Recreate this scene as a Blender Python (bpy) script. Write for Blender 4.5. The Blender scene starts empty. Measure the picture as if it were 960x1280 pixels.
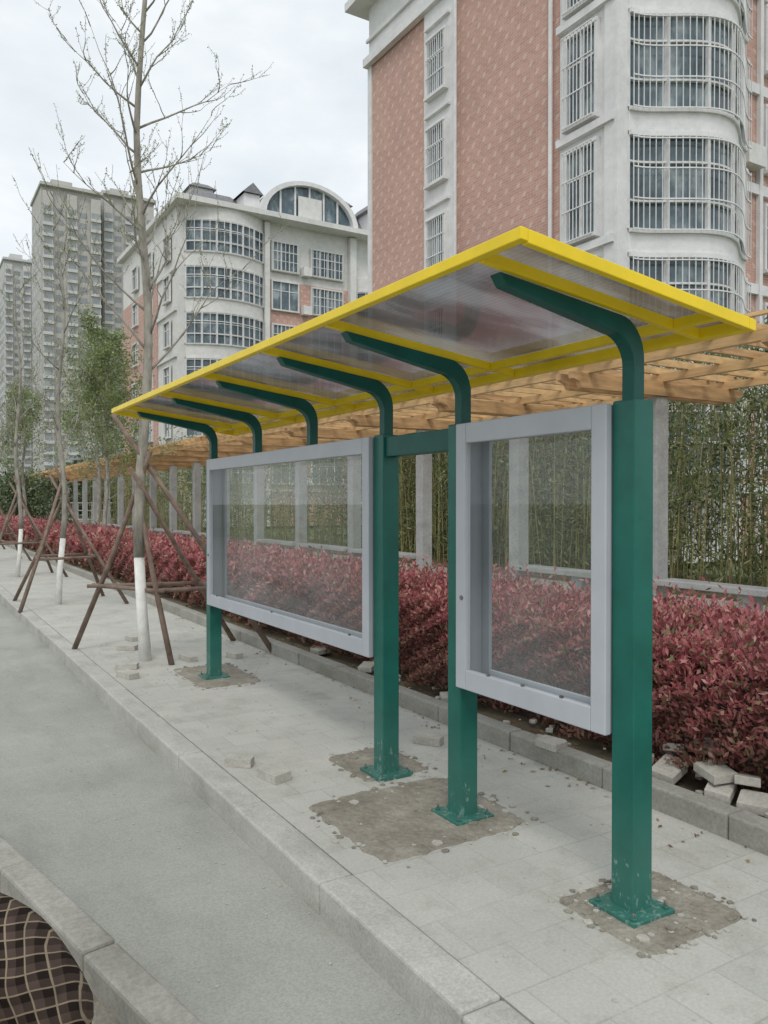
import bpy, math, random
import numpy as np
from mathutils import Vector, Matrix
from mathutils import noise as mn
random.seed(7); rng=np.random.default_rng(7)
scene=bpy.context.scene
scene.view_settings.view_transform='Standard'; scene.view_settings.look='None'; scene.view_settings.exposure=0
# world X = away from road (V), world Y = along the road (U), camera at origin
# ------------------------------------------------------------------ materials
def nt(name):
    m=bpy.data.materials.new(name); m.use_nodes=True
    n=m.node_tree; b=n.nodes['Principled BSDF']; return m,n,b
def rgba(c): return (c[0],c[1],c[2],1)
def objco(n,scale=(1,1,1)):
    t=n.nodes.new('ShaderNodeTexCoord'); mp=n.nodes.new('ShaderNodeMapping')
    mp.inputs['Scale'].default_value=scale
    n.links.new(t.outputs['Object'],mp.inputs['Vector']); return mp.outputs['Vector']
def noise(n,vec,scale,detail=6,rough=.6):
    t=n.nodes.new('ShaderNodeTexNoise'); t.inputs['Scale'].default_value=scale
    t.inputs['Detail'].default_value=detail; t.inputs['Roughness'].default_value=rough
    n.links.new(vec,t.inputs['Vector']); return t.outputs['Fac']
def ramp(n,fac,stops):
    r=n.nodes.new('ShaderNodeValToRGB'); e=r.color_ramp.elements
    while len(e)<len(stops): e.new(.5)
    for el,(p,c) in zip(e,stops): el.position=p; el.color=rgba(c)
    n.links.new(fac,r.inputs['Fac']); return r.outputs['Color']
def mixc(n,fac,a,b,mode='MIX'):
    m=n.nodes.new('ShaderNodeMix'); m.data_type='RGBA'; m.blend_type=mode
    for s,v in ((0,fac),(6,a),(7,b)):
        if hasattr(v,'is_output'): n.links.new(v,m.inputs[s])
        elif s==0: m.inputs[0].default_value=v
        else: m.inputs[s].default_value=rgba(v)
    return m.outputs[2]
def math_(n,op,a,b=None,c=None):
    m=n.nodes.new('ShaderNodeMath'); m.operation=op
    for i,v in enumerate((a,b,c)):
        if v is None: continue
        if hasattr(v,'is_output'): n.links.new(v,m.inputs[i])
        else: m.inputs[i].default_value=v
    return m.outputs[0]
def schlick(n,f0=.04,k=.9):
    lw=n.nodes.new('ShaderNodeLayerWeight'); lw.inputs[0].default_value=.5
    return math_(n,'MULTIPLY_ADD',math_(n,'POWER',lw.outputs['Facing'],4.0),k,f0)
def bump(n,b,h,strength=.3,dist=.02):
    bp=n.nodes.new('ShaderNodeBump'); bp.inputs['Strength'].default_value=strength; bp.inputs['Distance'].default_value=dist
    n.links.new(h,bp.inputs['Height']); n.links.new(bp.outputs['Normal'],b.inputs['Normal'])
def simple(name,col,rough=.7,var=.25,scale=3,metal=0,bumps=0,stretch=(1,1,1),spec=.3):
    m,n,b=nt(name); v=objco(n,stretch); f=noise(n,v,scale,4)
    lo=[c*(1-var) for c in col]; hi=[min(1,c*(1+var)) for c in col]
    n.links.new(ramp(n,f,[(.3,lo),(.7,hi)]),b.inputs['Base Color'])
    b.inputs['Roughness'].default_value=rough; b.inputs['Metallic'].default_value=metal
    b.inputs['Specular IOR Level'].default_value=spec
    if bumps: bump(n,b,noise(n,v,scale*6,3),bumps,.01)
    return m
M={}
m,n,b=nt('green_paint'); v=objco(n)
base=ramp(n,noise(n,v,5),[(.3,(.004,.095,.072)),(.7,(.008,.135,.105))])
sep=n.nodes.new('ShaderNodeSeparateXYZ'); n.links.new(v,sep.inputs[0])
low=math_(n,'MULTIPLY_ADD',sep.outputs[2],-1.4,.7)
nn=noise(n,objco(n,(1,1,.5)),34,8,.7)
sc=math_(n,'GREATER_THAN',math_(n,'MULTIPLY_ADD',low,.24,nn),.72)
col=mixc(n,math_(n,'MULTIPLY',sc,.5),base,(.26,.4,.36))
dust=math_(n,'MULTIPLY',math_(n,'MAXIMUM',low,0.0),.35)
col=mixc(n,dust,col,(.14,.26,.22))
n.links.new(col,b.inputs['Base Color']); b.inputs['Roughness'].default_value=.36; b.inputs['Specular IOR Level'].default_value=.4
bump(n,b,noise(n,v,60),.06,.003); M['green']=m
M['green_arm']=simple('green_arm_paint',(.004,.085,.07),.4,.2,6)
M['yellow']=simple('yellow_paint',(.85,.62,.015),.42,.08,5)
M['frame']=simple('grey_powdercoat',(.44,.46,.5),.4,.06,4,spec=.4)
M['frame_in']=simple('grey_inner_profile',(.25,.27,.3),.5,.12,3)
M['bolt']=simple('bolt_steel',(.2,.2,.18),.5,.3,30,.6)
# glass
m=bpy.data.materials.new('display_glass'); m.use_nodes=True; n=m.node_tree; n.nodes.clear()
out=n.nodes.new('ShaderNodeOutputMaterial'); tr=n.nodes.new('ShaderNodeBsdfTransparent'); tr.inputs[0].default_value=(.95,.975,.97,1)
gl=n.nodes.new('ShaderNodeBsdfGlossy'); gl.inputs['Roughness'].default_value=.02
df=n.nodes.new('ShaderNodeBsdfDiffuse'); df.inputs[0].default_value=(.62,.64,.64,1)
m1=n.nodes.new('ShaderNodeMixShader'); m2=n.nodes.new('ShaderNodeMixShader')
sp=n.nodes.new('ShaderNodeSeparateXYZ'); n.links.new(objco(n),sp.inputs[0])
veil=math_(n,'MAXIMUM',math_(n,'MULTIPLY_ADD',noise(n,objco(n,(1,1,.35)),2.2,5),.2,-.06),0.0)  # milky veil painted in as diffuse, imitating pale reflections; thicker low down
low_veil=math_(n,'MAXIMUM',math_(n,'MULTIPLY_ADD',sp.outputs[2],-.11,.14),0.0)
hz=math_(n,'ADD',veil,low_veil)
n.links.new(hz,m1.inputs[0]); n.links.new(tr.outputs[0],m1.inputs[1]); n.links.new(df.outputs[0],m1.inputs[2])
n.links.new(schlick(n,.03,.45),m2.inputs[0]); n.links.new(m1.outputs[0],m2.inputs[1]); n.links.new(gl.outputs[0],m2.inputs[2])
n.links.new(m2.outputs[0],out.inputs[0]); M['glass']=m
# polycarbonate
m=bpy.data.materials.new('polycarbonate_sheet'); m.use_nodes=True; n=m.node_tree; n.nodes.clear()
out=n.nodes.new('ShaderNodeOutputMaterial'); df=n.nodes.new('ShaderNodeBsdfDiffuse'); tl=n.nodes.new('ShaderNodeBsdfTranslucent'); gl=n.nodes.new('ShaderNodeBsdfGlossy')
gl.inputs['Roughness'].default_value=.1; gl.inputs[0].default_value=(.9,.9,.95,1)
v1=noise(n,objco(n,(.7,1.7,1)),1.7,4,.5)  # blotchy noise puts dark and bright reflections into the sheet colour
sp=n.nodes.new('ShaderNodeSeparateXYZ'); n.links.new(objco(n),sp.inputs[0])
rib=math_(n,'LESS_THAN',math_(n,'FRACT',math_(n,'MULTIPLY',sp.outputs[0],42)),.22)
ribc=mixc(n,math_(n,'MULTIPLY',rib,.6),(1,1,1),(.72,.72,.72))
dc=mixc(n,1,ramp(n,v1,[(.3,(.07,.065,.06)),(.5,(.12,.115,.115)),(.7,(.24,.24,.25))]),ribc,'MULTIPLY')
tcx=mixc(n,1,ramp(n,v1,[(.38,(.075,.065,.06)),(.5,(.14,.125,.125)),(.62,(.28,.28,.29))]),ribc,'MULTIPLY')
n.links.new(dc,df.inputs[0]); n.links.new(tcx,tl.inputs[0])
a=n.nodes.new('ShaderNodeMixShader'); a.inputs[0].default_value=.62; n.links.new(df.outputs[0],a.inputs[1]); n.links.new(tl.outputs[0],a.inputs[2])
tt=n.nodes.new('ShaderNodeBsdfTransparent'); tt.inputs[0].default_value=(.72,.73,.76,1)
at_=n.nodes.new('ShaderNodeMixShader'); at_.inputs[0].default_value=.12; n.links.new(a.outputs[0],at_.inputs[1]); n.links.new(tt.outputs[0],at_.inputs[2])
b2=n.nodes.new('ShaderNodeMixShader'); n.links.new(schlick(n,.05,.75),b2.inputs[0]); n.links.new(at_.outputs[0],b2.inputs[1]); n.links.new(gl.outputs[0],b2.inputs[2])
n.links.new(b2.outputs[0],out.inputs[0]); M['poly']=m
# pavement
m,n,b=nt('concrete_pavers'); v=objco(n)
br=n.nodes.new('ShaderNodeTexBrick'); br.inputs['Scale'].default_value=1; br.inputs['Brick Width'].default_value=.25; br.inputs['Row Height'].default_value=.25
br.inputs['Mortar Size'].default_value=.006; br.inputs['Mortar Smooth'].default_value=.8; br.inputs['Bias'].default_value=0
br.inputs['Color1'].default_value=(.41,.415,.375,1); br.inputs['Color2'].default_value=(.49,.49,.445,1); br.inputs['Mortar'].default_value=(.31,.305,.27,1)
n.links.new(v,br.inputs[0])
d=ramp(n,noise(n,v,1.1,8,.65),[(.32,(.42,.42,.38)),(.66,(.54,.53,.48))])
msk=ramp(n,noise(n,v,1.7,5,.6),[(.35,(.3,.3,.3)),(.65,(.85,.85,.85))])
c=mixc(n,msk,br.outputs['Color'],d)
fine=ramp(n,noise(n,v,70,6,.8),[(.35,(.8,.8,.8)),(.6,(1,1,1))]); c=mixc(n,1,c,fine,'MULTIPLY')
st=ramp(n,noise(n,v,2.8,8,.72),[(.34,(.76,.75,.71)),(.5,(1,1,1))]); c=mixc(n,.75,c,st,'MULTIPLY')
n.links.new(c,b.inputs['Base Color']); b.inputs['Roughness'].default_value=.9; bump(n,b,br.outputs['Fac'],-.25,.005); M['paver']=m
def conc(name,c0,c1,sc=1.2,speck=60,bs=.25,lo=.7,st=0):
    m,n,b=nt(name); v=objco(n)
    c=ramp(n,noise(n,v,sc,8,.65),[(.3,c0),(.7,c1)])
    f=ramp(n,noise(n,v,speck,4,.8),[(.35,(lo,lo,lo)),(.6,(1,1,1))]); c=mixc(n,.8,c,f,'MULTIPLY')
    if st: c=mixc(n,st,c,ramp(n,noise(n,objco(n,(1,.35,1)),3.2,8,.7),[(.33,(.68,.67,.64)),(.52,(1,1,1))]),'MULTIPLY')
    n.links.new(c,b.inputs['Base Color']); b.inputs['Roughness'].default_value=.9; b.inputs['Specular IOR Level'].default_value=.2
    if bs: bump(n,b,noise(n,v,speck,3),bs,.008)
    return m
M['road']=conc('road_concrete',(.315,.325,.29),(.415,.42,.38),.9,90,.15,st=.35)
M['kerb']=conc('granite_kerb',(.4,.4,.36),(.55,.545,.5),2.5,80,st=.7)
M['kerb2']=conc('old_kerb',(.29,.285,.25),(.43,.42,.38),2.5,50,st=.7)
M['dirt']=conc('dry_dirt',(.2,.18,.145),(.37,.345,.29),5,45,1,st=.5)
M['path']=conc('path_ground',(.38,.37,.33),(.48,.46,.41),.5,20)
M['soil']=conc('planter_soil',(.12,.1,.07),(.22,.19,.13),3,30,.6)
M['ground']=conc('ground_far',(.13,.16,.08),(.22,.24,.14),.2,5,0)
M['stone']=conc('broken_paver',(.4,.385,.34),(.55,.53,.475),7,60)
M['column']=conc('pergola_render',(.38,.38,.38),(.5,.5,.49),1.5,30,st=.6)
M['wood']=simple('pergola_wood',(.6,.4,.2),.6,.28,4,bumps=.1,stretch=(1,.5,3))
M['wood2']=simple('weathered_wood',(.48,.3,.15),.65,.35,5,bumps=.1,stretch=(.5,1,3))
M['stake']=simple('stake_wood',(.2,.145,.115),.85,.35,9,bumps=.3)
M['bark']=simple('young_bark',(.3,.28,.24),.9,.35,14,bumps=.5,stretch=(1,1,.4))
M['lime']=simple('lime_wash',(.76,.76,.72),.9,.12,12,bumps=.3)
M['bamboo']=simple('bamboo_culm',(.27,.25,.11),.6,.6,1.2)
def wall2(name,a,b_): return conc(name,a,b_,.6,3,0,.88,st=.25)
M['white']=wall2('white_render',(.66,.66,.67),(.78,.78,.78))
M['cream']=wall2('cream_render',(.62,.62,.6),(.74,.73,.71))
M['grille']=simple('white_steel_bars',(.7,.7,.7),.5,.1,5)
M['slate']=simple('dark_roof_tile',(.2,.2,.21),.7,.2,4)
M['tower']=wall2('hazed_tower_cladding',(.46,.45,.43),(.54,.53,.50))  # distance haze is painted into the low-contrast tower colours
M['tower2']=wall2('hazed_tower_cladding_pale',(.52,.52,.51),(.6,.6,.59))
M['twin']=simple('hazed_tower_window',(.27,.29,.305),.3,.25,.4)  # window tone lifted as well, haze kept in the colour
M['ac']=simple('aircon_casing',(.65,.65,.63),.6,.1,4)
def pink(name,k=1.):
    m,n,b=nt(name); t=n.nodes.new('ShaderNodeTexCoord'); s=n.nodes.new('ShaderNodeSeparateXYZ'); n.links.new(t.outputs['Object'],s.inputs[0])
    h=math_(n,'ADD',s.outputs[0],s.outputs[1]); z=s.outputs[2]
    cb=n.nodes.new('ShaderNodeCombineXYZ'); n.links.new(h,cb.inputs[0]); n.links.new(z,cb.inputs[1])
    br=n.nodes.new('ShaderNodeTexBrick'); br.inputs['Scale'].default_value=1; br.inputs['Brick Width'].default_value=.24; br.inputs['Row Height'].default_value=.08
    br.inputs['Mortar Size'].default_value=.007; br.inputs['Color1'].default_value=(.47*k,.265*k,.21*k,1); br.inputs['Color2'].default_value=(.56*k,.33*k,.265*k,1); br.inputs['Mortar'].default_value=(.55,.43,.38,1)
    n.links.new(cb.outputs[0],br.inputs[0])
    row=math_(n,'MULTIPLY',z,3.1); fz=math_(n,'FRACT',row); rid=math_(n,'FLOOR',row)
    sh=math_(n,'ADD',math_(n,'MULTIPLY',h,1.9),math_(n,'MULTIPLY',rid,.5)); sh=math_(n,'ADD',sh,math_(n,'MULTIPLY',fz,.3))
    fh=math_(n,'FRACT',sh)
    kk=math_(n,'MULTIPLY',math_(n,'MULTIPLY',math_(n,'LESS_THAN',fh,.24),math_(n,'LESS_THAN',fz,.42)),.45)
    c=mixc(n,kk,br.outputs['Color'],(.72,.6,.55))
    st=ramp(n,noise(n,t.outputs['Object'],.35,6,.6),[(.3,(.86,.86,.88)),(.65,(1,1,1))]); c=mixc(n,1,c,st,'MULTIPLY')
    n.links.new(c,b.inputs['Base Color']); b.inputs['Roughness'].default_value=.75; return m
M['pink']=pink('pink_tile_wall'); M['pink2']=pink('pink_tile_wall_far',1.)
m,n,b=nt('window_glass'); v=objco(n,(1,1,.6)); c=ramp(n,noise(n,v,1.3,4,.6),[(.35,(.04,.065,.08)),(.52,(.1,.145,.17)),(.68,(.32,.37,.39))])  # noise tones in the colour stand in for reflections and curtains
n.links.new(c,b.inputs['Base Color']); b.inputs['Roughness'].default_value=.12; b.inputs['Specular IOR Level'].default_value=.6; M['win']=m
def leafmat(name,stops,trans=.35,zramp=None,pdark=.68):
    m=bpy.data.materials.new(name); m.use_nodes=True; n=m.node_tree; n.nodes.clear()
    out=n.nodes.new('ShaderNodeOutputMaterial'); g=n.nodes.new('ShaderNodeNewGeometry')
    c=ramp(n,g.outputs['Random Per Island'],stops)
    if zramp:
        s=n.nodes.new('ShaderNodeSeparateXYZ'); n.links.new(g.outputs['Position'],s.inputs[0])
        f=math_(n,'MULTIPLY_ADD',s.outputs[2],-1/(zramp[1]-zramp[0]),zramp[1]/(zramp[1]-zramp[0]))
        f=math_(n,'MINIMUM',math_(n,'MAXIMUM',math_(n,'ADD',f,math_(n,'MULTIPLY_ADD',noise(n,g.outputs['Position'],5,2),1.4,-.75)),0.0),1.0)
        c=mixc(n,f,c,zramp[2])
    pn=ramp(n,noise(n,g.outputs['Position'],2.2,2),[(.35,(pdark,)*3),(.62,(1.0,1.0,1.0))]); c=mixc(n,1,c,pn,'MULTIPLY')
    d=n.nodes.new('ShaderNodeBsdfPrincipled'); d.inputs['Roughness'].default_value=.45; d.inputs['Specular IOR Level'].default_value=.4
    n.links.new(c,d.inputs['Base Color'])
    if trans:
        t=n.nodes.new('ShaderNodeBsdfTranslucent'); n.links.new(c,t.inputs[0])
        mx=n.nodes.new('ShaderNodeMixShader'); mx.inputs[0].default_value=trans; n.links.new(d.outputs[0],mx.inputs[1]); n.links.new(t.outputs[0],mx.inputs[2]); n.links.new(mx.outputs[0],out.inputs[0])
    else: n.links.new(d.outputs[0],out.inputs[0])
    return m
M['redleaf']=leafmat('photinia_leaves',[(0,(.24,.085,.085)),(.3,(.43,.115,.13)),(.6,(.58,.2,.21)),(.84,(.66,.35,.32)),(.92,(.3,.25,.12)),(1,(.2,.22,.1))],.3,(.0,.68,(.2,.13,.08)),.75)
M['bamleaf']=leafmat('bamboo_leaves',[(0,(.08,.12,.045)),(.4,(.15,.2,.075)),(.8,(.25,.29,.11)),(1,(.38,.34,.19))],.15)
M['newleaf']=leafmat('spring_leaves',[(0,(.17,.23,.08)),(.6,(.27,.34,.13)),(1,(.36,.41,.2))],.3)
M['treeleaf']=leafmat('evergreen_leaves',[(0,(.06,.09,.04)),(.6,(.12,.16,.07)),(1,(.2,.24,.12))],0)
M['litter']=leafmat('fallen_leaves',[(0,(.2,.12,.06)),(.6,(.35,.25,.12)),(1,(.3,.1,.08))],0)
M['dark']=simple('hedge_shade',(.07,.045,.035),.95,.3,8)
# ------------------------------------------------------------------ mesh helpers
class MB:
    def __init__(s): s.v=[]; s.f=[]; s.m=[]; s.mats=[]
    def mi(s,mat):
        if mat not in s.mats: s.mats.append(mat)
        return s.mats.index(mat)
    def hexa(s,pts,mat):
        i=len(s.v); s.v+= [tuple(p) for p in pts]; k=s.mi(mat)
        for f in ((0,3,2,1),(4,5,6,7),(0,1,5,4),(1,2,6,5),(2,3,7,6),(3,0,4,7)):
            s.f.append(tuple(i+j for j in f)); s.m.append(k)
    def box(s,x0,x1,y0,y1,z0,z1,mat):
        s.hexa([(x0,y0,z0),(x1,y0,z0),(x1,y1,z0),(x0,y1,z0),(x0,y0,z1),(x1,y0,z1),(x1,y1,z1),(x0,y1,z1)],mat)
    def quad(s,pts,mat):
        i=len(s.v); s.v+=[tuple(p) for p in pts]; s.f.append((i,i+1,i+2,i+3)); s.m.append(s.mi(mat))
    def tube(s,pts,rads,mat,n=6):
        k=s.mi(mat); base=len(s.v); up=Vector((0,0,1))
        pts=[Vector(p) for p in pts]
        for i,p in enumerate(pts):
            d=(pts[min(i+1,len(pts)-1)]-pts[max(i-1,0)]).normalized()
            a=d.cross(Vector((.31,.95,.1)) if abs(d.z)>.9 else up).normalized(); b=d.cross(a)
            for j in range(n):
                t=2*math.pi*j/n; s.v.append(tuple(p+(a*math.cos(t)+b*math.sin(t))*rads[i]))
        for i in range(len(pts)-1):
            for j in range(n):
                s.f.append((base+i*n+j,base+i*n+(j+1)%n,base+(i+1)*n+(j+1)%n,base+(i+1)*n+j)); s.m.append(k)
        s.f.append(tuple(base+j for j in range(n))[::-1]); s.m.append(k)
        s.f.append(tuple(base+(len(pts)-1)*n+j for j in range(n))); s.m.append(k)
    def prism(s,poly,z0,z1,mat):
        k=s.mi(mat); i=len(s.v); n=len(poly)
        s.v+=[(p[0],p[1],z0) for p in poly]+[(p[0],p[1],z1) for p in poly]
        s.f.append(tuple(i+j for j in range(n))[::-1]); s.f.append(tuple(i+n+j for j in range(n))); s.m+=[k,k]
        for j in range(n): s.f.append((i+j,i+(j+1)%n,i+n+(j+1)%n,i+n+j)); s.m.append(k)
    def obj(s,name,parent=None,bevel=0,smooth=False):
        me=bpy.data.meshes.new(name); me.from_pydata(s.v,[],s.f)
        for mt in s.mats: me.materials.append(M[mt])
        me.polygons.foreach_set('material_index',s.m)
        if smooth: me.polygons.foreach_set('use_smooth',[True]*len(s.f))
        me.update(); o=bpy.data.objects.new(name,me); scene.collection.objects.link(o)
        if parent: o.parent=parent
        if bevel:
            b=o.modifiers.new('bevel','BEVEL'); b.width=bevel; b.segments=2; b.limit_method='ANGLE'
        return o
def empty(name):
    e=bpy.data.objects.new(name,None); scene.collection.objects.link(e); return e
def leaves(name,C,A,S,L,W,mat,parent=None):
    N=len(C); A=A/np.linalg.norm(A,axis=1,keepdims=True)
    S=S-A*(S*A).sum(1,keepdims=True); S/=np.linalg.norm(S,axis=1,keepdims=True)
    L=L[:,None]; W=W[:,None]
    V=np.stack([C-A*L/2,C+S*W/2+A*L*.08,C+A*L/2,C-S*W/2+A*L*.08],1).reshape(-1,3)
    me=bpy.data.meshes.new(name); me.vertices.add(4*N); me.vertices.foreach_set('co',V.ravel())
    me.loops.add(4*N); me.loops.foreach_set('vertex_index',np.arange(4*N)); me.polygons.add(N)
    me.polygons.foreach_set('loop_start',np.arange(N)*4); me.materials.append(M[mat]); me.update(); me.validate()
    o=bpy.data.objects.new(name,me); scene.collection.objects.link(o)
    if parent: o.parent=parent
    return o
def rv(N): return rng.normal(size=(N,3))
# ------------------------------------------------------------------ ground
def sheet(name,x0,x1,y0,y1,z,mat):
    b=MB(); b.v=[(x0,y0,z),(x1,y0,z),(x1,y1,z),(x0,y1,z)]; b.f=[(0,1,2,3)]; b.m=[b.mi(mat)]; return b.obj(name)
sheet('ground',-900,900,-900,900,-.17,'ground')
sheet('road',-9,1.6,-40,160,-.13,'road')
b=MB(); b.box(1.66,3.36,-8,120,-.165,0,'paver'); b.obj('pavement')
def kerbrow(name,x0,x1,y0,y1,z0,z1,L,mat,bev=.012):
    b=MB(); y=y0
    while y<y1:
        j=random.uniform(-.005,.005); b.box(x0+j,x1+j*.2,y+.003,y+L-.003,z0,z1+random.uniform(-.003,.003),mat); y+=L
    return b.obj(name,bevel=bev)
kerbrow('roadside_kerb',1.49,1.655,-6,90,-.16,.006,1.0,'kerb')
kerbrow('planter_kerb',3.36,3.48,-4,90,-.02,.12,.8,'kerb2')
b=MB(); b.box(3.487,5.1,-6,90,-.1,.05,'soil'); b.obj('planter_soil')
b=MB(); b.box(5.101,11.6,-20,120,-.16,0,'path'); b.obj('garden_path')
b=MB(); b.box(11.601,15.1,-20,120,-.16,.06,'soil'); b.obj('bamboo_bed')
b=MB(); P1=Vector((.41,4.30)); P2=Vector((.803,2.404)); d=(P2-P1).normalized(); nn_=Vector((d.y,-d.x))
if nn_.x>0: nn_=-nn_
s0=-14.
while s0<3.6:
    a=P1+d*(s0+.004); c=P1+d*(s0+.9-.004); q=[a,c,c+nn_*.13,a+nn_*.13]
    b.prism([(p.x,p.y) for p in q],-.16,-.012+random.uniform(-.004,.004),'kerb2'); s0+=.9
b.obj('old_kerb',bevel=.014)
b=MB(); k=b.mi('dirt'); NX,NY=46,90
for i in range(NX+1):
    for j in range(NY+1):
        t=-1.2+5.6*j/NY; o_=.125+1.6*i/NX; p=P1+d*t+nn_*o_
        b.v.append((p.x,p.y,-.118+.012*mn.noise(Vector((p.x*6,p.y*6,0)))+.01*mn.noise(Vector((p.x*22,p.y*22,0)))-.02*max(0,o_-1.4)))
for i in range(NX):
    for j in range(NY):
        p=i*(NY+1)+j; b.f.append((p,p+NY+1,p+NY+2,p+1)); b.m.append(k)
b.obj('verge_dirt',smooth=True)
def stone(b,x,y,z,s,h,ang,r,tilt=0,mat='stone',n=6):
    pts=[]
    for i in range(n):
        t=ang+2*math.pi*i/n+r.uniform(-.25,.25); q=s*r.uniform(.7,1.1); pts.append((x+math.cos(t)*q,y+math.sin(t)*q))
    b.prism(pts,z-h*.4,z+h*.6,mat)
def dirt(name,cx,cy,rx,ry,h=.0,seed=0,N=90,ns=40):
    r=random.Random(seed); b=MB(); k=b.mi('dirt')
    for i in range(N+1):
        for j in range(N+1):
            a=(i/N*2-1)*1.2; c=(j/N*2-1)*1.2
            x=cx+a*rx; y=cy+c*ry
            dd=(abs(a)**9+abs(c)**9)**(1/9)+.05*mn.noise(Vector((x*4,y*4,seed)))+.05*mn.noise(Vector((x*14,y*14,seed)))
            e=max(0,1-dd); z=-.03+min(1,e*14)*.036+h*min(.3,e)+min(1,e*8)*(.003*mn.noise(Vector((x*9,y*9,1)))+.0035*mn.noise(Vector((x*38,y*38,1))))
            b.v.append((x,y,z))
    for i in range(N):
        for j in range(N):
            p=i*(N+1)+j; b.f.append((p,p+N+1,p+N+2,p+1)); b.m.append(k)
    for _ in range(ns):
        a=r.uniform(-.95,.95);c=r.uniform(-.95,.95); x=cx+a*rx;y=cy+c*ry; s=r.uniform(.003,.01)*(2.3 if r.random()<.12 else 1)
        stone(b,x,y,.007,s*1.6,s*.7,r.uniform(0,6),r,mat='dirt' if r.random()<.6 else 'stone')
    for _ in range(34):
        t=r.uniform(-1,1); side=r.choice((0,1,2,3)); q=r.gauss(1.02,.035)
        a,c=((t,q),(t,-q),(q,t),(-q,t))[side]; s=r.uniform(.005,.016); stone(b,cx+a*rx,cy+c*ry,.003,s*1.5,s*.6,r.uniform(0,6),r,mat='dirt' if r.random()<.6 else 'stone')
    return b.obj(name)
PU=[2.175,3.28,4.03,7.07]; PX=2.45
dirt('dirt_patch',2.52,2.14,.29,.25,.01,1,ns=110); dirt('dirt_patch',2.26,3.42,.47,.43,.02,2,ns=170); dirt('dirt_patch',2.5,4.22,.24,.28,.01,3,ns=50); dirt('dirt_patch',2.5,7.15,.3,.5,.02,4,ns=60)
def slab(b,x,y,z,w,l,h,ang,tilt,r):
    c,s=math.cos(ang),math.sin(ang); cut=r.uniform(.1,.45)
    loc=[(-w/2,-l/2),(w/2*(1-cut),-l/2),(w/2,-l/2*(1-cut)),(w/2,l/2),(-w/2*r.uniform(.6,1),l/2*r.uniform(.85,1))]
    i0=len(b.v); b.prism([(x+p[0]*c-p[1]*s,y+p[0]*s+p[1]*c) for p in loc],z,z+h,'stone')
    for i in range(i0,len(b.v)):
        p=b.v[i]; b.v[i]=(p[0],p[1],p[2]+(p[0]-x)*tilt+(p[1]-y)*tilt*.5)
r=random.Random(5); b=MB()
for x,y,z,w,l,a,t in [(3.62,2.95,.13,.22,.16,.2,.22),(3.72,2.72,.14,.2,.2,.9,-.35),(3.58,2.6,.13,.17,.14,.4,.2),(3.62,2.66,.2,.2,.15,1.2,.12),(3.6,3.15,.13,.2,.13,.1,.1),(3.75,3.02,.2,.16,.14,.5,-.45),(3.6,2.42,.12,.16,.13,2.,.25),(3.68,2.52,.19,.2,.14,.6,-.2),(3.4,3.66,.125,.16,.2,.2,.0),(3.6,5.0,.1,.18,.14,1,.1),(3.6,6.25,.12,.2,.15,.7,.1),(3.66,7.3,.1,.2,.2,.1,.05),(3.8,2.85,.26,.14,.1,1.1,.1)]:
    slab(b,x,y,z-.02,w*.92,l*.92,.045,a,t,r)
for _ in range(60):
    x=r.uniform(3.5,3.8); y=r.uniform(1.9,6); s=r.uniform(.008,.026); stone(b,x,y,.06+.05*r.random(),s*1.3,s,r.uniform(0,6),r)
b.obj('broken_paver_pile',bevel=.004)
b=MB()
for x,y,w,l,a in [(1.84,4.3,.13,.2,.3),(1.76,4.62,.1,.17,.9),(1.78,7.5,.12,.24,.3),(1.86,7.9,.12,.22,1.1),(2.5,8.0,.1,.25,.2),(2.1,8.9,.1,.22,.9),(3.0,4.4,.1,.2,.6),(2.95,7.9,.1,.2,.3),(2.3,9.5,.1,.2,.2)]:
    slab(b,x,y,.002,w,l,.05,a,.02,r)
for _ in range(260):
    x=r.uniform(1.7,3.3); y=r.uniform(1.4,12); s=r.uniform(.002,.006); stone(b,x,y,.002,s*1.5,s,0,r)
for _ in range(90):
    x=r.uniform(.9,1.48); y=r.uniform(1.4,9); s=r.uniform(.002,.006); stone(b,x,y,-.128,s*1.5,s,0,r)
b.obj('loose_paving_stones',bevel=.003)
N=420; C=np.stack([np.where(rng.random(N)<.6,rng.uniform(3.49,3.72,N),3.36-np.abs(rng.normal(size=N))*.12),rng.uniform(1.5,11,N),np.zeros(N)],1); C[:,2]=np.where(C[:,0]>3.48,.058,.006)
A=rv(N)*[1,1,.15]; S=rv(N)*[1,1,.2]; leaves('leaf_litter',C,A,S,rng.uniform(.02,.05,N),rng.uniform(.01,.02,N),'litter')
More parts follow.
